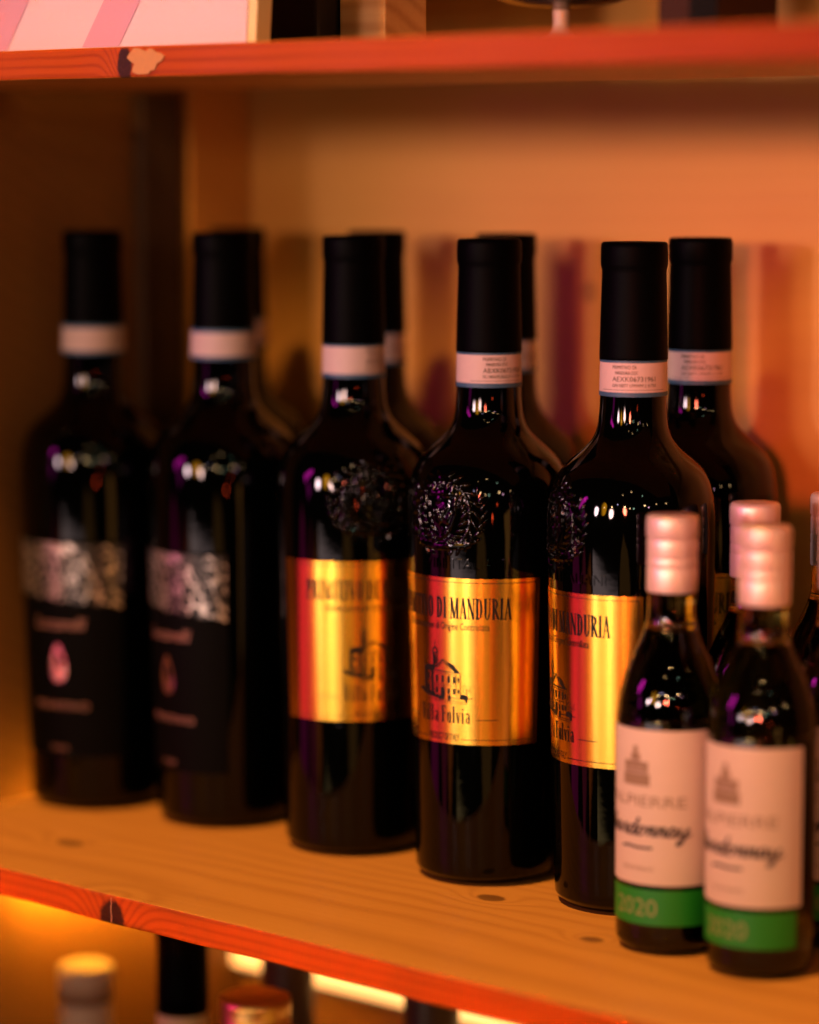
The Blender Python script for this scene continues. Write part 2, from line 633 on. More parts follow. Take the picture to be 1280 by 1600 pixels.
m, nt, b = new_mat('green_clear_glass')
b.inputs['Base Color'].default_value = (0.035, 0.035, 0.010, 1)
b.inputs['Transmission Weight'].default_value = 1.0
b.inputs['Roughness'].default_value = 0.02
b.inputs['IOR'].default_value = 1.45
M['clear'] = m
m2 = m.copy()
m2.name = 'green_neck_glass'
m2.node_tree.nodes['Principled BSDF'].inputs['Base Color'].default_value = (0.50, 0.38, 0.09, 1)
M['neck'] = m2

M['capsule'] = plain('black_foil_capsule', (0.0003, 0.0004, 0.0005), .5, spec=.03)
M['ink'] = plain('black_print', (0.006, 0.004, 0.003), .5, spec=.25)
M['fine_ink'] = plain('grey_green_print', (0.055, 0.06, 0.04), .6)
M['band'] = plain('paper_band', (0.58, 0.43, 0.38), .6, noise=.12, nscale=300)
M['band_blue'] = plain('blue_band_edge', (0.03, 0.09, 0.16), .55)

m, nt, b = new_mat('gold_foil_label')
n = Nodes(nt)
tc = nt.nodes.new('ShaderNodeTexCoord')
st = n.noise(n.mapping(tc.outputs['Object'], (0, 0, 0), (25, 25, 900)), 1.0, 3)
gr = n.noise(tc.outputs['Object'], 900, 2)
nt.links.new(n.mix(st, (1.0, 0.61, 0.085), (0.93, 0.55, 0.068)), b.inputs['Base Color'])
b.inputs['Metallic'].default_value = 1.0
nt.links.new(n.m('ADD', n.m('MULTIPLY', st, .03), .235), b.inputs['Roughness'])
b.inputs['Anisotropic'].default_value = 0.75
tg = nt.nodes.new('ShaderNodeTangent')
tg.direction_type = 'RADIAL'
tg.axis = 'Z'
nt.links.new(tg.outputs[0], b.inputs['Tangent'])
b.inputs['Anisotropic Rotation'].default_value = 0.25
bp = nt.nodes.new('ShaderNodeBump')
bp.inputs['Strength'].default_value = 0.05
bp.inputs['Distance'].default_value = 0.0004
nt.links.new(n.m('ADD', n.m('MULTIPLY', st, .35), gr), bp.inputs['Height'])
nt.links.new(bp.outputs[0], b.inputs['Normal'])
M['gold'] = m

M['black_label'] = plain('black_matt_label', (0.0012, 0.0011, 0.001), .6, spec=.06)
M['rose_foil'] = plain('rose_foil_print', (0.38, 0.19, 0.15), .45, metal=.3)
M['drop_foil'] = plain('bright_foil_print', (0.95, 0.80, 0.74), .22, metal=1.0)

# lace: pale foil with black openings
m, nt, b = new_mat('lace_foil')
n = Nodes(nt)
tc = nt.nodes.new('ShaderNodeTexCoord')
vo = nt.nodes.new('ShaderNodeTexVoronoi')
vo.feature = 'DISTANCE_TO_EDGE'
vo.inputs['Scale'].default_value = 180
vo.inputs['Randomness'].default_value = .8
nt.links.new(tc.outputs['Object'], vo.inputs['Vector'])
big = n.noise(tc.outputs['Object'], 70, 3, .6, 1.5)
web = n.rng(n.m('SUBTRACT', vo.outputs['Distance'], n.m('MULTIPLY', n.m('SUBTRACT', big, .50), .7)), .0, .12, 1, 0)
nt.links.new(n.mix(web, (0.012, 0.010, 0.009), (0.74, 0.65, 0.58)), b.inputs['Base Color'])
nt.links.new(n.m('MULTIPLY', web, .95), b.inputs['Metallic'])
b.inputs['Roughness'].default_value = .30
M['lace'] = m

M['white_label'] = plain('cream_paper_label', (0.68, 0.54, 0.46), .55, noise=.06, nscale=200)
M['grey_print'] = plain('grey_brown_print', (0.30, 0.20, 0.13), .6)
M['script_ink'] = plain('dark_script_print', (0.03, 0.022, 0.02), .55)
M['green_label'] = plain('green_paper_band', (0.007, 0.23, 0.013), .5)
M['pale_print'] = plain('pale_gold_print', (0.26, 0.29, 0.10), .5)
M['screwcap'] = plain('rose_aluminium', (0.88, 0.69, 0.63), .40, metal=.45, noise=.05, nscale=120)

# ------------------------------------------------------------------ the setting
H_UP, TH = 0.398, 0.0145
WALL_Y = 0.306
wall = box('back_wall', -1.302, -0.30, WALL_Y, WALL_Y + .02, -0.42, 0.86, M['wall'])
tag(wall, kind='structure')
unit = empty('shelf_unit', (-0.9, 0.15, -0.40))
tag(unit, 'pine shelf unit with thin boards and knotty front edges', 'shelf')


def part(o):
    o.parent = unit
    o.matrix_parent_inverse = Matrix.Translation(unit.location).inverted()
    return o


def board(name, y1, z0, z1, mat, x0=-1.2985):
    """board whose front edges are gently uneven"""
    bm = bmesh.new()
    nx = 160
    x1 = -0.32
    ys = (0.0, y1)
    rows = []
    for i in range(nx + 1):
        x = x0 + (x1 - x0) * i / nx
        wob = 0.00035 * math.sin(x * 31) + 0.0002 * math.sin(x * 83 + 1)
        rows.append([bm.verts.new((x, ys[0] + wob, z0 + wob * .4)), bm.verts.new((x, ys[0] + wob, z1)),
                     bm.verts.new((x, ys[1], z1)), bm.verts.new((x, ys[1], z0))])
    for i in range(nx):
        for k in range(4):
            k2 = (k + 1) % 4
            bm.faces.new((rows[i][k], rows[i][k2], rows[i + 1][k2], rows[i + 1][k]))
    bm.faces.new(list(reversed(rows[0])))
    bm.faces.new(rows[-1])
    bmesh.ops.recalc_face_normals(bm, faces=bm.faces)
    ed = [e for e in bm.edges if len(e.link_faces) == 2 and e.calc_face_angle() > 1.0 and abs((e.verts[0].co - e.verts[1].co).x) > 1e-4]
    bmesh.ops.bevel(bm, geom=ed, offset=.0011, segments=2, affect='EDGES', profile=.6)
    me = bpy.data.meshes.new(name)
    bm.to_mesh(me)
    bm.free()
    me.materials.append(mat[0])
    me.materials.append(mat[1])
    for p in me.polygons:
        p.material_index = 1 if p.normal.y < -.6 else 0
    o = bpy.data.objects.new(name, me)
    COL.objects.link(o)
    return part(o)


board('shelf_board', WALL_Y - .012, -TH, 0, M['shelf'], -1.2875)
upb = board('shelf_board', .20, H_UP, H_UP + TH, M['shelf_up'])
board('shelf_board', WALL_Y - .004, .785, .7995, M['shelf_low'])  # unseen higher board, added to keep the ceiling lamp off the wall
board('shelf_board', WALL_Y - .004, -0.3745, -0.36, M['shelf_low'])
part(box('side_panel', -1.320, -1.302, -0.002, WALL_Y - .001, -0.42, 0.86, M['side']))
part(box('lit_corner_strip', -1.3015, -1.291, .256, WALL_Y - .0012, 0.0005, H_UP + .25, wood('lit_corner_pine', PINE_L, PINE_D, [], 9.1, contrast=.5), None, .001))  # added pale strip that paints the lit corner of the side panel
part(box('painted_shade_strip', -1.3015, -1.2925, .220, .250, 0.0005, H_UP - .001, M['shade_strip'], None, .001))  # added dark strip that paints a bottle cap's shadow on the panel
# pale filler pressed into the chipped front of the upper board
pts = []
for k in range(26):
    a = 2 * PI * k / 26
    rr = 1 + .22 * math.sin(3 * a + .6) + .14 * math.sin(7 * a)
    pts.append((-1.0525 + .0105 * rr * math.cos(a), H_UP + TH * .5 + .0068 * rr * math.sin(a)))
pts = [(x, min(max(z, H_UP + .0012), H_UP + TH - .001)) for x, z in pts]
V = [(x, -0.0008, z) for x, z in pts] + [(x, 0.002, z) for x, z in pts]
Fc = [tuple(range(26))] + [(i, i + 26, (i + 1) % 26 + 26, (i + 1) % 26) for i in range(26)]
fil = part(mesh_obj('wood_filler', V, Fc, plain('pale_filler', (0.46, 0.20, 0.075), .8, noise=.25, nscale=500)))
fil['label'] = 'pale filler patch on chipped board edge'
# crack in the front knot
cr = Ink()
crk = []
for k in range(9):
    crk.append((-1.0822 + random.uniform(-.0004, .0004), -.0012 - .0125 * k / 8))
V, Fc = [], []
for k, (x, z) in enumerate(crk):
    w = .00018 + .00012 * random.random()
    V += [(x - w, -.0009, z), (x + w, -.0009, z)]
Fc = [(2 * k, 2 * k + 1, 2 * k + 3, 2 * k + 2) for k in range(8)]
ck = part(mesh_obj('knot_crack', V, Fc, plain('pale_crack', (.55, .38, .24), .8)))
ck['label'] = 'pale crack through the dark front knot'

# glowing strip along the back of the lower compartment
m, nt, b = new_mat('led_glow')
b.inputs['Base Color'].default_value = (1, .7, .35, 1)
b.inputs['Emission Color'].default_value = (1.0, 0.48, 0.14, 1)
b.inputs['Emission Strength'].default_value = 2.4
M['led'] = m
M['led_side'] = m.copy()
M['led_side'].name = 'led_side_glow'
M['led_side'].node_tree.nodes['Principled BSDF'].inputs['Emission Strength'].default_value = 165.0
M['led_side'].node_tree.nodes['Principled BSDF'].inputs['Emission Color'].default_value = (1.0, 0.42, 0.03, 1)
M['alu'] = plain('strip_channel', (0.5, 0.42, 0.32), .4, metal=.8)
strip = empty('light_strip', (-0.95, WALL_Y, -0.129))
tag(strip, 'glowing amber light strip on wall below the bottle shelf', 'light strip')
o = box('channel', -0.350, 0.60, -0.008, -0.0005, -0.009, 0.009, M['alu'], strip, .0008)
o = box('diffuser', -0.349, 0.595, -0.0125, -0.0082, -0.0042, 0.0042, M['led'], strip, .001)

strip = empty('light_strip', (-1.283, 0.20, -0.0147))
tag(strip, 'amber light strip hanging under the shelf end by the side panel', 'light strip')
box('channel', 0.0012, 0.004, -0.075, 0.075, -0.038, 0, M['alu'], strip, .0006)
box('diffuser', -0.002, 0.001, -0.074, 0.074, -0.037, -0.026, M['led_side'], strip, .0008)

# ------------------------------------------------------------------ wine bottles
PB = [(.0300, .0), (.0340, .0012), (.0358, .004), (.0365, .010), (.0376, .055), (.0388, .100), (.0398, .140), (.0404, .168),
      (.0405, .182), (.0400, .193), (.0384, .2025), (.0350, .2100), (.0300, .2155), (.0242, .2205), (.0197, .2255), (.0172, .2315),
      (.0163, .2390), (.0159, .2480), (.0156, .2650), (.0150, .3050), (.0150, .3120)]
PBD = dense(PB, .002)
radB = rad_at(PBD)


def crest_mesh():
    """raised crest with shield, crown and leaf wreath on the shoulder"""
    na, nz = 230, 150
    a0, a1, z0, z1 = R(-38), R(38), .1655, .2075
    A, Z = np.meshgrid(np.linspace(a0, a1, na), np.linspace(z0, z1, nz))
    x = A * .040
    y = (Z - .1865)
    h = np.zeros_like(x)

    def ell(cx, cy, rx, ry, ang, hh):
        c, s = math.cos(ang), math.sin(ang)
        u = ((x - cx) * c + (y - cy) * s) / rx
        v = (-(x - cx) * s + (y - cy) * c) / ry
        d = 1 - u * u - v * v
        return hh * np.sqrt(np.clip(d, 0, None))
    # shield
    def sh(k):
        w = .0075 * k
        top = .0095 * k
        bot = -.0115 * k
        t = np.clip((y - bot) / (top - bot), 0, 1)
        half = w * np.sqrt(np.clip(t * 1.9, 0, 1))
        return (np.abs(x) < half) & (y < top) & (y > bot)
    h = np.maximum(h, .0010 * (sh(1.12) & ~sh(.95)))
    h = np.maximum(h, .0005 * sh(.95))
    for k in range(6):
        h = np.maximum(h, ell(-.0045 + .0018 * k, .002 * math.sin(k * 2.1), .0010, .0028, .5 * math.sin(k), .0011))
    # crown
    for k in range(5):
        h = np.maximum(h, ell(-.006 + .003 * k, .0135 + .0012 * (2 - abs(k - 2)), .0011, .0030, .0, .0011))
    h = np.maximum(h, ell(0, .0112, .0075, .0011, 0, .0010))
    # mantling and wreath leaves on both sides
    for s in (-1, 1):
        for k in range(11):
            t = k / 10
            ang = R(-80 + 165 * t)
            cx = s * (.0135 * math.cos(ang) + .002)
            cy = .0165 * math.sin(ang) - .001
            for q in (-1, 0, 1):
                th = ang + s * .0 + q * .75 + PI / 2
                ln = .0042 - .0006 * abs(q)
                ex, ey = cx + s * .0030 * q * math.cos(ang), cy + .0030 * q * math.sin(ang)
                h = np.maximum(h, ell(ex, ey, ln, .0010, s * (th if s > 0 else th) if s > 0 else PI - th, .0009 + .0002 * rng.random()))
        for k in range(7):
            t = k / 6
            h = np.maximum(h, ell(s * (.0185 + .004 * math.sin(t * 3)), -.013 + .026 * t, .0034, .0009, s * (.5 + .9 * t), .0008))
    # ribbon below
    rb = -.0165 - 14 * x * x * -1 * .55
    h = np.maximum(h, .0010 * np.clip(1 - ((y - rb) / .0019) ** 2, 0, None) ** .5 * (np.abs(x) < .016))
    # broken foliage relief between the larger shapes
    sd = np.zeros_like(x)
    for k in range(26):
        fx, fy = rng.normal(0, 480), rng.normal(0, 480)
        sd += np.sin(x * fx + y * fy + rng.uniform(0, 6.28))
    oval = np.clip(1.25 - (x / .0195) ** 2 - (y / .0185) ** 2, 0, 1)
    h = h + np.clip(np.abs(sd) / 4.2 - .25, 0, 1) * .00024 * oval ** .5
    # soften
    for _ in range(4):
        h[1:-1, 1:-1] = (h[1:-1, 1:-1] * 2 + h[:-2, 1:-1] + h[2:, 1:-1] + h[1:-1, :-2] + h[1:-1, 2:]) / 6
    h[0] = h[-1] = 0
    h[:, 0] = h[:, -1] = 0
    V = []
    for i in range(nz):
        for j in range(na):
            z = Z[i, j]
            V.append(wrap(A[i, j], z, radB(z) - .00022 + h[i, j]))
    Fc = [(i * na + j, i * na + j + 1, (i + 1) * na + j + 1, (i + 1) * na + j) for i in range(nz - 1) for j in range(na - 1)
          if max(h[i, j], h[i + 1, j + 1], h[i, j + 1], h[i + 1, j]) > .00008]
    return V, Fc


def emboss_text(body, a_mid, width, z0, z1, name, parent):
    V, F = text_flat(body, .5)
    mn, mx = V.min(0), V.max(0)
    out = []
    for v in V:
        x = ((v[0] - mn[0]) / (mx[0] - mn[0]) - .5) * width
        z = z0 + (v[1] - mn[1]) / (mx[1] - mn[1]) * (z1 - z0)
        d = -.0006 + (v[2] - mn[2]) / (mx[2] - mn[2]) * .0012
        out.append(wrap(a_mid + x / .0402, z, radB(z) + d))
    return mesh_obj(name, out, F, M['glass'], parent)


def neck_band(t, a_text, code, fine):
    r0 = .2465
    nb = ring_patch('neck_band', radB, .2468, .2650, R(-178), R(178), .00045, M['band'], t, 4, 96)
    ring_patch('band_edge', radB, .2468, .2489, R(-178), R(178), .00055, M['band_blue'], nb, 1, 96)
    ring_patch('band_edge', radB, .2629, .2650, R(-178), R(178), .00055, M['band_blue'], nb, 1, 96)
    ink = Ink()
    for body, x0, x1, z0, z1 in [('PRIMITIVO DI', -.0105, .0012, .2600, .2618), ('MANDURIA DOC', -.0090, .0022, .2574, .2591),
                                 (code, -.0105, .0110, .2541, .2565), (fine, -.0105, .0112, .2515, .2530)]:
        ink = Ink()
        ink.tri(*text_box(body, x0, x1, z0, z1))
        ink.build('lettering', radB, .0160, 0, .00062, M['fine_ink'], nb)
    ink = Ink()
    ink.line(-.017, .2501, .017, .2501, .00022)
    ink.build('hairline', radB, .0160, 0, .00062, M['fine_ink'], nb)
    nb.rotation_euler = (0, 0, a_text)
    return nb


def capsule(t):
    prof = [(.01640, .2640), (.01645, .2652), (.01600, .285), (.01545, .3050), (.01545, .3066), (.01590, .3082), (.01610, .3095),
            (.01610, .3170), (.01585, .3190), (.0150, .3198), (.008, .3200), (.001, .3200)]
    V, F = lathe(prof, 80)
    return mesh_obj('capsule', V, F, M['capsule'], t, smooth=True)


def villa(ink):
    """line engraving of the villa; millimetres from the label centre, height above the shelf"""
    k = .001
    P = lambda pts: ink.poly([(x * k, z * k) for x, z in pts])
    L = lambda x0, z0, x1, z1, w=.28: ink.line(x0 * k, z0 * k, x1 * k, z1 * k, w * k)
    # left wing in shade
    P([(-12.2, 96.2), (-10.6, 95.8), (-10.6, 109.0), (-12.2, 108.6)])
    P([(-12.4, 108.6), (-10.4, 110.4), (-5.6, 110.4), (-6.2, 107.0), (-12.0, 107.6)])
    P([(-7.2, 94.8), (-5.7, 94.6), (-5.7, 108.2), (-7.2, 108.2)])
    for z in (97.2, 102.8):
        P([(-9.9, z), (-8.6, z), (-8.6, z + 3.2), (-9.9, z + 3.2)])
    for q in range(9):
        L(-10.6, 95.4 + q * 1.45, -7.2, 95.2 + q * 1.45, .14)
    L(-12.0, 108, -12.0, 114.2, .35)
    # tower
    P([(-6.0, 108), (-4.9, 108.4), (-4.9, 116.5), (-6.0, 116.5)])
    P([(-3.7, 109.6), (-3.1, 109.2), (-3.1, 116.3), (-3.7, 116.3)])
    P([(-6.4, 116.3), (-2.8, 116.3), (-2.8, 116.9), (-6.4, 116.9)])
    ink.ring(-4.6 * k, 116.9 * k, 1.8 * k, 2.6 * k, 0, 180, .75 * k, .8 * k)
    L(-4.6, 119.2, -4.6, 122.6, .35)
    L(-5.1, 121.3, -4.1, 121.3, .25)
    L(-4.4, 110, -4.4, 115.6, .3)
    ink.ring(-4.45 * k, 113 * k, .75 * k, 1.4 * k, 0, 360, .3 * k, .3 * k)
    # pediment and roof
    L(-6.2, 107.9, 7.6, 107.4, .55)
    L(-6.0, 106.8, 8.0, 106.3, .25)
    L(-5.9, 108.3, .6, 113.4, .6)
    L(.6, 113.4, 7.2, 107.8, .45)
    L(-4.0, 108.7, .6, 112.3, .22)
    L(.6, 112.3, 5.4, 108.4, .2)
    P([(2.2, 113.0), (6.2, 111.4), (10.2, 107.0), (7.6, 107.3), (5.8, 109.2)])
    L(-3.0, 113.0, 1.0, 113.6, .3)
    # facade
    L(7.7, 95.4, 7.7, 107.2, .22)
    L(10.0, 95.6, 10.0, 107.0, .3)
    L(-5.6, 101.0, 7.6, 100.8, .22)
    for x in (-4.3, -.6, 3.0, 6.0):
        P([(x, 102.2), (x + 1.35, 102.2), (x + 1.35, 105.6), (x, 105.6)])
        L(x - .3, 101.9, x + 1.7, 101.9, .2)
        if x != -.6:
            P([(x, 96.6), (x + 1.25, 96.6), (x + 1.25, 99.4), (x, 99.4)])
    P([(8.5, 102.6), (9.4, 102.6), (9.4, 105.0), (8.5, 105.0)])
    P([(8.5, 97.0), (9.4, 97.0), (9.4, 99.2), (8.5, 99.2)])
    P([(-1.1, 95.0), (1.2, 95.0), (1.2, 99.0), (.05, 100.1), (-1.1, 99.0)])
    L(-1.9, 99.2, 0, 101.0, .25)
    L(0, 101.0, 2.0, 99.2, .25)
    for q in range(7):
        L(-5.2 + q * .4, 95.2, -5.2 + q * .4, 101 + (q % 3), .09)
    # ground, hedge, walls, tree
    for q in range(16):
        x = -14.8 + q * 1.0
        ink.ring(x * k, (97.6 - .22 * q + .5 * math.sin(q * 2.3)) * k, .8 * k, (.75 + .3 * math.sin(q)) * k, 0, 360, .78 * k, .78 * k, 8)
    L(-15.2, 98.6, -11, 95.6, .8)
    L(-11.0, 95.4, -.5, 93.9, .7)
    P([(3.1, 93.0), (4.5, 93.0), (4.5, 96.0), (3.1, 96.0)])
    P([(9.8, 94.4), (12.8, 93.8), (14.2, 95.6), (12.0, 96.8), (9.8, 96.6)])
    P([(12.6, 92.6), (13.6, 92.6), (13.8, 95.2), (12.6, 95.2)])
    L(4.5, 94.6, 10.0, 94.8, .35)
    L(13, 94.6, 16.2, 94.8, .4)
    L(-9, 93.4, 12.5, 92.9, .22)
    L(3.0, 92.2, 13.0, 91.9, .2)
    L(-6.0, 92.6, 1.5, 92.3, .2)
    rr = random.Random(3)
    L(13.2, 95.6, 13.5, 99.8, .18)
    for q in range(34):
        a, r_ = rr.uniform(0, 2 * PI), rr.uniform(0.3, 2.6)
        L(13.4 + r_ * math.cos(a), 100 + r_ * 1.1 * math.sin(a), 13.4 + (r_ + .5) * math.cos(a + .4), 100 + (r_ + .5) * math.sin(a + .4), .13)


def gold_parts(t):
    a = R(74)
    lab = ring_patch('label', radB, .0715, .1547, -a, a, .00025, M['gold'], t, 20, 120)
    lab['label'] = 'gold foil label with black villa engraving'
    ref = .0392
    W2 = ref * a
    def put(name, fn):
        k = Ink()
        fn(k)
        k.build(name, radB, ref, 0, .00042, M['ink'], lab)
    put('lettering', lambda k: serif_text(k, 'PRIMITIVO DI MANDURIA', 0, .1346, .0104, .0706))
    put('lettering', lambda k: k.tri(*text_box('Denominazione di Origine Controllata', -.0246, .0246, .1278, .1325)))
    put('lettering', lambda k: serif_text(k, 'Villa Fulvia', 0, .0822, .0084, .0300, .06))
    put('lettering', lambda k: k.tri(*text_box('PRODUCT OF ITALY', -.0092, .0092, .0732, .0768)))
    put('rule_line', lambda k: k.line(.0178, .0842, .0290, .0842, .00035))
    put('rule_line', lambda k: k.line(-.0290, .0842, -.0178, .0842, .00035))
    e = Ink()
    villa(e)
    e.build('engraving', radB, ref, 0, .00042, M['ink'], lab)
    bd = Ink()
    xb, zt, zb, w = W2 - .0020, .1526, .0741, .00028
    bd.line(-xb, zt, xb, zt, w)
    bd.line(-xb, zb, -.0102, zb, w)
    bd.line(.0102, zb, xb, zb, w)
    for s in (-1, 1):
        bd.line(s * xb, zb, s * xb, zt, w)
    bd.build('border_line', radB, ref, 0, .00042, M['ink'], lab)


def lace_parts(t):
    a = R(54)
    ref = .0385
    lab = ring_patch('label', radB, .030, .1505, -a, a, .00025, M['black_label'], t, 24, 90)
    lab['label'] = 'black label topped with pale lace pattern'
    ring_patch('lace', radB, .116, .1500, -a * .985, a * .985, .0004, M['lace'], lab, 14, 90,
               zfun=lambda s: .1500 - .001 * s, zfun0=lambda s: .1195 - .0055 * s ** 1.5 - .0007 * math.sin(s * 40))
    for body, x0, x1, z0, z1, sh in [('Luccarelli', -.0150, .0150, .1015, .1082, .25), ('PRIMITIVO', -.0165, .0175, .0565, .0605, 0), ('PUGLIA', -.0055, .0050, .0335, .0360, 0)]:
        k = Ink()
        k.tri(*text_box(body, x0, x1, z0, z1, sh))
        k.build('lettering', radB, ref, 0, .0004, M['rose_foil'], lab)
    k = Ink()
    pts = []
    for q in range(28):
        s = 2 * PI * q / 28
        u, v = math.sin(s), math.cos(s)
        pts.append((.0047 * u * (1 - .35 * v), .0825 + .0108 * v))
    k.poly(pts)
    k.build('emblem', radB, ref, 0, .0004, M['drop_foil'], lab)


def glass_body(t):
    V, F = lathe(PBD, 128)
    return mesh_obj('glass', V, F, M['glass'], t, smooth=True)


crestV, crestF = crest_mesh()
CODES = ['ABXK06731958', 'AEXK06731961', 'ACXK06731940', 'ABXK06731955', 'ADXK06731937']
FINES = ['SL180V7UB2LX £ 0.750', 'GN N077 UMWM £ 0.750']


def make_bottle(kind, code=0):
    t = empty('wine_bottle', (0, 0, 0))
    g = glass_body(t)
    capsule(t)
    neck_band(t, 0, CODES[code], FINES[code % 2])
    if kind == 'gold':
        c = mesh_obj('embossed_crest', crestV, crestF, M['glass'], g, smooth=True)
        emboss_text('VINI ITALIANI', R(17), .0440, .1592, .1643, 'embossed_lettering', g)
        gold_parts(t)
    else:
        lace_parts(t)
    return t


def face(loc, alpha):
    """z rotation that turns a bottle's front alpha degrees to the viewer's right"""
    v = Vector((CAM.x - loc[0], CAM.y - loc[1], 0)).normalized()
    return math.atan2(v.x, -v.y) + R(alpha)


def place(t, x, y, alpha, band, label, group):
    t.location = (x, y, 0.0006)
    t.rotation_euler = (0, 0, face((x, y), alpha))
    for c in t.children:
        if c.name.startswith('neck_band'):
            c.rotation_euler = (0, 0, R(band - alpha))
    tag(t, label, 'bottle', group)


GB = 'wine bottles standing on the shelf'
gold = make_bottle('gold', 0)
lace = make_bottle('lace', 2)
g3, g5, g5b, g4b, g3b = [copy_tree(gold) for _ in range(5)]
l2 = copy_tree(lace)
l2b = copy_tree(lace)
# the neighbours carry another serial number on the paper band
nb2 = make_bottle('gold', 1)
alt = [c for c in nb2.children if c.name.startswith('neck_band')][0]
altink = [c.data for c in alt.children if c.name.startswith('lettering')]
for q in list(nb2.children_recursive) + [nb2]:
    bpy.data.objects.remove(q)
for t in (g5, g5b):
    for c in t.children:
        if c.name.startswith('neck_band'):
            for l, d in zip([q for q in c.children if q.name.startswith('lettering')], altink):
                l.data = d
place(gold, -.9788, .1625, -35, 27, 'gold label wine bottle showing its whole crest, between two other gold label bottles', GB)
place(g3, -1.0730, .1640, 14, 60, 'gold label wine bottle next to the black lace label bottles', GB)
place(g5, -.8886, .1639, -66, 0, 'gold label wine bottle half hidden by a small screwcap bottle', GB)
place(g5b, -.9130, .2490, -22, 4, 'dark wine bottle standing behind the small screwcap bottles against the red lit wall', GB)
place(g4b, -1.0405, .2480, -30, 30, 'dark wine bottle behind the gold bottle whose whole crest shows', GB)
place(g3b, -1.1345, .2480, -20, 40, 'dark wine bottle behind the gold bottle next to the lace label bottles', GB)
place(lace, -1.2578, .1487, -33, 70, 'black lace label wine bottle at the end of the row by the side panel', GB)
place(l2, -1.1710, .1650, -52, 80, 'black lace label wine bottle between its twin and a gold label bottle', GB)
place(l2b, -1.2450, .2490, -30, 60, 'dark wine bottle behind the pair of lace label bottles in the corner', GB)

for t in (lace, l2, l2b):
    for c in t.children:
        if c.name.startswith('neck_band'):
            c.location.z = .0297
            c.scale = (1.055, 1.055, .90)
for t in (lace, l2):
    t.scale = (1.03, 1.03, 1.0)          # this make is a little stouter

# ------------------------------------------------------------------ small screwcap bottles
PS = [(.0190, .0), (.0222, .0010), (.0238, .0035), (.0244, .0075), (.0245, .030), (.0245, .100), (.0243, .1080), (.0234, .1165),
      (.0214, .1255), (.0180, .1345), (.0145, .1415), (.0120, .1480), (.0110, .1540), (.0108, .1650), (.0106, .1930)]
PSD = dense(PS, .002)
radS = rad_at(PSD)


def script(ink, x0, x1, z, xh):
    """connected handwriting: Chardonnay"""
    S = {
        'C': ([[(.95, 1.55), (.7, 1.75), (.3, 1.4), (.1, .7), (.3, .05), (.7, .0), (1.1, .3)]], 1.15),
        'h': ([[(0, .3), (.35, 1.2), (.42, 1.75), (.25, 1.7), (.2, .9), (.15, 0)], [(.15, .1), (.35, .8), (.6, .9), (.6, .4), (.65, .0), (.9, .25)]], .85),
        'a': ([[(.65, .85), (.35, .98), (.08, .5), (.2, .02), (.45, .2), (.66, .85)], [(.66, .85), (.6, .3), (.7, .0), (.95, .25)]], .9),
        'r': ([[(0, .25), (.2, .95), (.35, 1.0), (.45, .85), (.42, .3), (.5, .02), (.75, .25)]], .7),
        'd': ([[(.6, .85), (.32, .98), (.06, .5), (.18, .02), (.45, .2), (.7, 1.1), (.8, 1.9)], [(.8, 1.9), (.62, .6), (.66, .0), (.95, .25)]], .9),
        'o': ([[(.45, .95), (.15, .8), (.05, .3), (.25, .0), (.5, .2), (.55, .75), (.4, .95), (.65, .75), (.85, .8)]], .8),
        'n': ([[(0, .75), (.12, .95), (.15, .0)], [(.15, .1), (.35, .85), (.52, .95), (.55, .4), (.6, .0), (.85, .3)]], .8),
        'y': ([[(.05, .95), (.1, .3), (.3, .05), (.52, .4), (.66, .95)], [(.66, .95), (.5, .0), (.3, -.75), (.05, -.9), (.1, -.55), (.55, -.1), (1.0, .25)]], .9),
    }
    word = 'Chardonnay'
    tot = sum(S[c][1] for c in word)
    sx = (x1 - x0) / tot
    x = 0
    for c in word:
        for st in S[c][0]:
            ink.path([(x0 + (x + u + .18 * v) * sx, z + v * xh) for u, v in st], xh * .30)
        x += S[c][1]


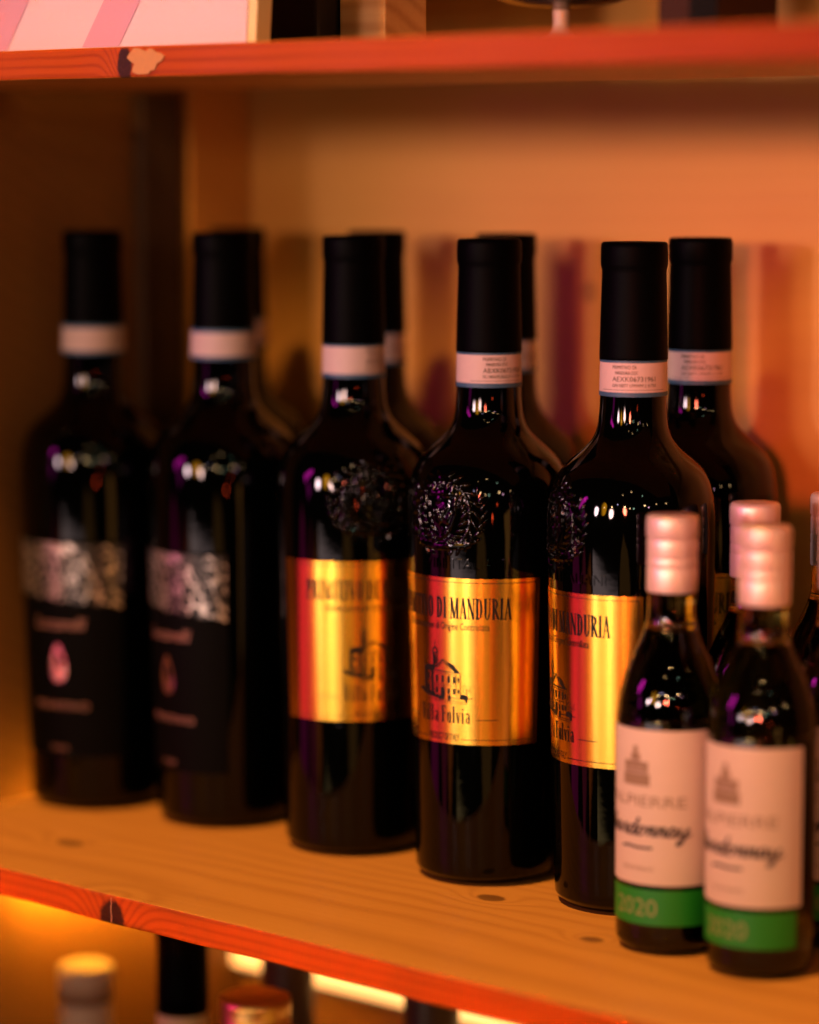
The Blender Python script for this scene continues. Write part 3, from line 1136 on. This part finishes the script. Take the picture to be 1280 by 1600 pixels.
def make_small():
    t = empty('small_wine_bottle', (0, 0, 0))
    zc = .1475
    V, F = lathe([p for p in PSD if p[1] < zc] + [(radS(zc), zc)], 96)
    g = mesh_obj('glass', V, F, M['clear'], t, smooth=True)
    g['label'] = 'glass body full of wine'
    V, F = lathe([(radS(zc), zc + .0002)] + [p for p in PSD if p[1] > zc + .001], 96)
    mesh_obj('neck', V, F, M['neck'], t, smooth=True)

    prof = [(.01135, .1640), (.01155, .1645), (.01160, .1700), (.01160, .1746), (.01142, .1750), (.01142, .1755), (.01160, .1759), (.01160, .1790),
            (.01142, .1794), (.01142, .1798), (.01160, .1802), (.01160, .1850), (.01160, .1870), (.01136, .1876), (.01136, .1884), (.01172, .1890),
            (.01176, .1966), (.0115, .1982), (.0107, .1989), (.005, .1990), (.001, .1990)]
    V, F = lathe(prof, 168, lambda k, j: (.00018 if j % 2 else 0) if k in (15, 16) else 0)
    mesh_obj('screw_cap', V, F, M['screwcap'], t, smooth=True)
    a = R(86)
    lab = ring_patch('label', radS, .0324, .1036, -a, a, .0002, M['white_label'], t, 10, 90)
    ref = .0247
    k = Ink()
    # castle emblem
    for x0, x1, z0, z1 in [(-.0075, .0075, .0779, .0834), (-.0066, .0066, .0838, .0856), (-.0050, .0050, .0860, .0889), (-.0026, .0026, .0892, .0924), (-.0013, .0013, .0924, .0959)]:
        k.line(x0, (z0 + z1) / 2, x1, (z0 + z1) / 2, z1 - z0)
    for q in (-1, 1):
        k.line(q * .0058, .0856, q * .0058, .0890, .0018)
    k.build('castle_emblem', radS, ref, 0, .00034, M['grey_print'], lab)
    k = Ink()
    k.tri(*text_box('VALPIERRE', -.0235, .0245, .0684, .0734))
    k.build('lettering', radS, ref, 0, .00034, M['grey_print'], lab)
    k = Ink()
    script(k, -.0262, .0262, .0552, .0042)
    k.build('lettering', radS, ref, 0, .00034, M['script_ink'], lab)
    k = Ink()
    k.path([(-.008, .0491), (-.004, .0498), (.002, .0494), (.009, .0496)], .0016)
    k.build('flourish', radS, ref, 0, .00034, M['script_ink'], lab)
    k = Ink()
    k.tri(*text_box('VIN DE FRANCE', -.0075, .0095, .0389, .0406))
    k.build('lettering', radS, ref, 0, .00034, M['grey_print'], lab)
    gb = ring_patch('vintage_band', radS, .0138, .0302, -a, a * .93, .0002, M['green_label'], t, 4, 90)
    k = Ink()
    k.tri(*text_box('2020', -.0115, .0115, .0179, .0259))
    k.build('lettering', radS, ref, 0, .00034, M['pale_print'], gb)
    return t


small = make_small()
GS = 'small screwcap wine bottles on the shelf'
ss = [small] + [copy_tree(small) for _ in range(4)]
for t, (x, y, al, lb) in zip(ss, [
        (-.8230, .1096, -39, 'small screwcap chardonnay bottle overlapping the gold label of a tall bottle'),
        (-.7681, .1047, -40, 'small screwcap chardonnay bottle nearest the shelf front, overlapping its twin'),
        (-.7700, .1690, -38, 'small screwcap bottle standing beside the front chardonnay pair, mostly out of view'),
        (-.8240, .1748, -30, 'small screwcap bottle with only cap and neck showing behind the front chardonnay pair'),
        (-.8186, .2330, -35, 'small clear screwcap bottle in the back by the wall, amber showing through its neck')]):
    t.location = (x, y, .0006)
    t.rotation_euler = (0, 0, face((x, y), al))
    tag(t, lb, 'bottle', GS)

# ------------------------------------------------------------------ things on the upper board
ZU = H_UP + TH
card = empty('display_card', (-1.15, .016, ZU + .0006))
card.rotation_euler = (R(-4), 0, 0)
tag(card, 'white card panel with pink slanting stripes standing on the upper board', 'card')
mc = plain('white_card', (0.56, 0.43, 0.52), .6, noise=.05, nscale=30)
mp = plain('lilac_stripe', (0.47, 0.25, 0.36), .6)
mcore = plain('card_core', (0.62, 0.50, 0.26), .7)
box('board', -.20, .1485, 0, .004, 0, .16, mc, card, .0004)
box('edge', .1488, .1545, .0004, .010, 0.0002, .16, mcore, card, .0004)
for x0, w in [(-.048, .027), (.0355, .0265)]:
    V = [(x0, -.0003, .0006), (x0 + w, -.0003, .0006), (x0 + w + .10, -.0003, .155), (x0 + .10, -.0003, .155)]
    mesh_obj('stripe', V, [(0, 1, 2, 3)], mp, card)

blk = plain('black_gloss_box', (0.006, 0.005, 0.005), .35)
o = box('black_box', -1.0745, -1.0225, .085, .13, ZU + .0005, ZU + .17, blk, None, .002)
tag(o, 'plain black box standing beside the striped card', 'box')
o = box('wood_block', -1.0215, -0.9915, .100, .130, ZU + .0005, ZU + .20, M['side'], None, .001)
o.data.materials.clear()
o.data.materials.append(wood('pine_post', (0.55, 0.33, 0.14), (0.33, 0.15, 0.05), [], 2.2))
tag(o, 'upright pine block behind the black box', 'block')
V, F = lathe(dense([(.030, 0), (.030, .0018), (.012, .004), (.0042, .008), (.0036, .022)], .002)
             + dense([(.0040, .024), (.020, .027), (.034, .033), (.043, .046), (.045, .062), (.042, .085), (.036, .105)], .003), 64)
gob = empty('goblet', (-.8985, .12, ZU + .0005))
gob.location.z = ZU + .0006
tag(gob, 'dark round goblet with short pale stem on the upper board', 'goblet')
Vf, Ff = lathe(dense([(.028, 0), (.028, .0015), (.012, .003), (.0045, .006), (.0040, .016)], .002), 48)
mesh_obj('stem', Vf, Ff, plain('pale_stem', (.55, .38, .25), .4), gob, smooth=True)
Vb, Fb = lathe(dense([(.003, .0158), (.020, .0172), (.034, .022), (.043, .034), (.046, .052), (.043, .078), (.037, .10)], .003), 64)
mesh_obj('bowl', Vb, Fb, plain('dark_bowl', (0.006, 0.006, 0.010), .2), gob, smooth=True)
tin = empty('dark_tin', (-.81, .115, ZU + .0006))
tag(tin, 'dark brown square tin at the end of the upper board', 'tin')
box('body', -.017, .0165, -.015, .03, 0, .15, plain('brown_tin', (.028, .010, .006), .6, spec=.15), tin, .0015)
box('sticker', .0012, .0160, -.0158, -.0150, .004, .12, plain('black_sticker', (.003, .003, .004), .7, spec=.1), tin, 0)

# ------------------------------------------------------------------ bottles in the compartment below
ZL = -0.36


def low_bottle(name, x, y, prof, cap0, cap_mat, glass_mat, label, collar=None):
    t = empty(name, (x, y, ZL + .0006))
    tag(t, label, 'bottle', 'bottles on the board below')
    pd = dense(prof, .004)
    V, F = lathe(pd, 64)
    mesh_obj('glass', V, F, glass_mat, t, smooth=True)
    rr = rad_at(pd)
    top = prof[-1][1]
    pr = [(rr(cap0) + .0006, cap0), (rr(cap0 + .01) + .0008, cap0 + .01), (rr(top - .02) + .0008, top - .02), (prof[-1][0] + .0012, top - .004),
          (prof[-1][0] + .0012, top + .0004), (prof[-1][0] - .001, top + .0016), (.001, top + .0016)]
    V, F = lathe(pr, 64)
    mesh_obj('capsule', V, F, cap_mat, t, smooth=True)
    if collar:
        z0, z1, mt = collar
        ring_patch('neck_label', rr, z0, z1, R(-179), R(179), .0004, mt, t, 4, 64)
    return t


def bot(hh, rb, rn, zs, zn):
    return [(rb * .85, 0), (rb * .97, .002), (rb, .008), (rb, zs), (rb * .93, zs + .012), (rb * .62, (zs + zn) / 2), (rn * 1.1, zn), (rn, zn + .01), (rn * .93, hh)]


gt = plain('pale_wine_glass', (.50, .30, .08), .08)
low_bottle('tall_bottle', -1.1600, .120, bot(.315, .037, .0140, .17, .225), .2605, M['capsule'], plain('olive_glass', (.10, .075, .02), .08),
           'tall bottle with black capsule and cream neck label under the shelf edge', (.226, .2600, plain('cream_neck', (.66, .50, .28), .5)))
low_bottle('pale_bottle', -1.2725, .150, bot(.258, .0275, .0155, .14, .170), .2480, plain('pale_capsule', (.48, .38, .33), .5), gt,
           'pale bottle with milky neck wrap below the shelf by the side panel', (.172, .2478, plain('milky_wrap', (.50, .40, .35), .55)))
low_bottle('gold_cap_bottle', -1.0843, .100, bot(.286, .036, .0190, .16, .215), .2560, plain('gold_screw_cap', (.80, .50, .16), .36, metal=1.0), plain('brown_glass', (.03, .014, .006), .1),
           'bottle with wide gold cap below the shelf front')
low_bottle('brown_bottle', -1.1637, .205, bot(.275, .037, .0150, .16, .19), .200, plain('brown_capsule', (.05, .02, .008), .4), plain('brown_glass', (.03, .014, .006), .1),
           'brown bottle hiding part of the light strip, behind the gold cap')
low_bottle('brown_bottle', -1.0547, .205, bot(.275, .037, .0150, .17, .20), .210, plain('dark_brown_capsule', (.03, .012, .005), .4), plain('brown_glass', (.03, .014, .006), .1),
           'dark brown bottle under the shelf beyond the gold cap bottle')
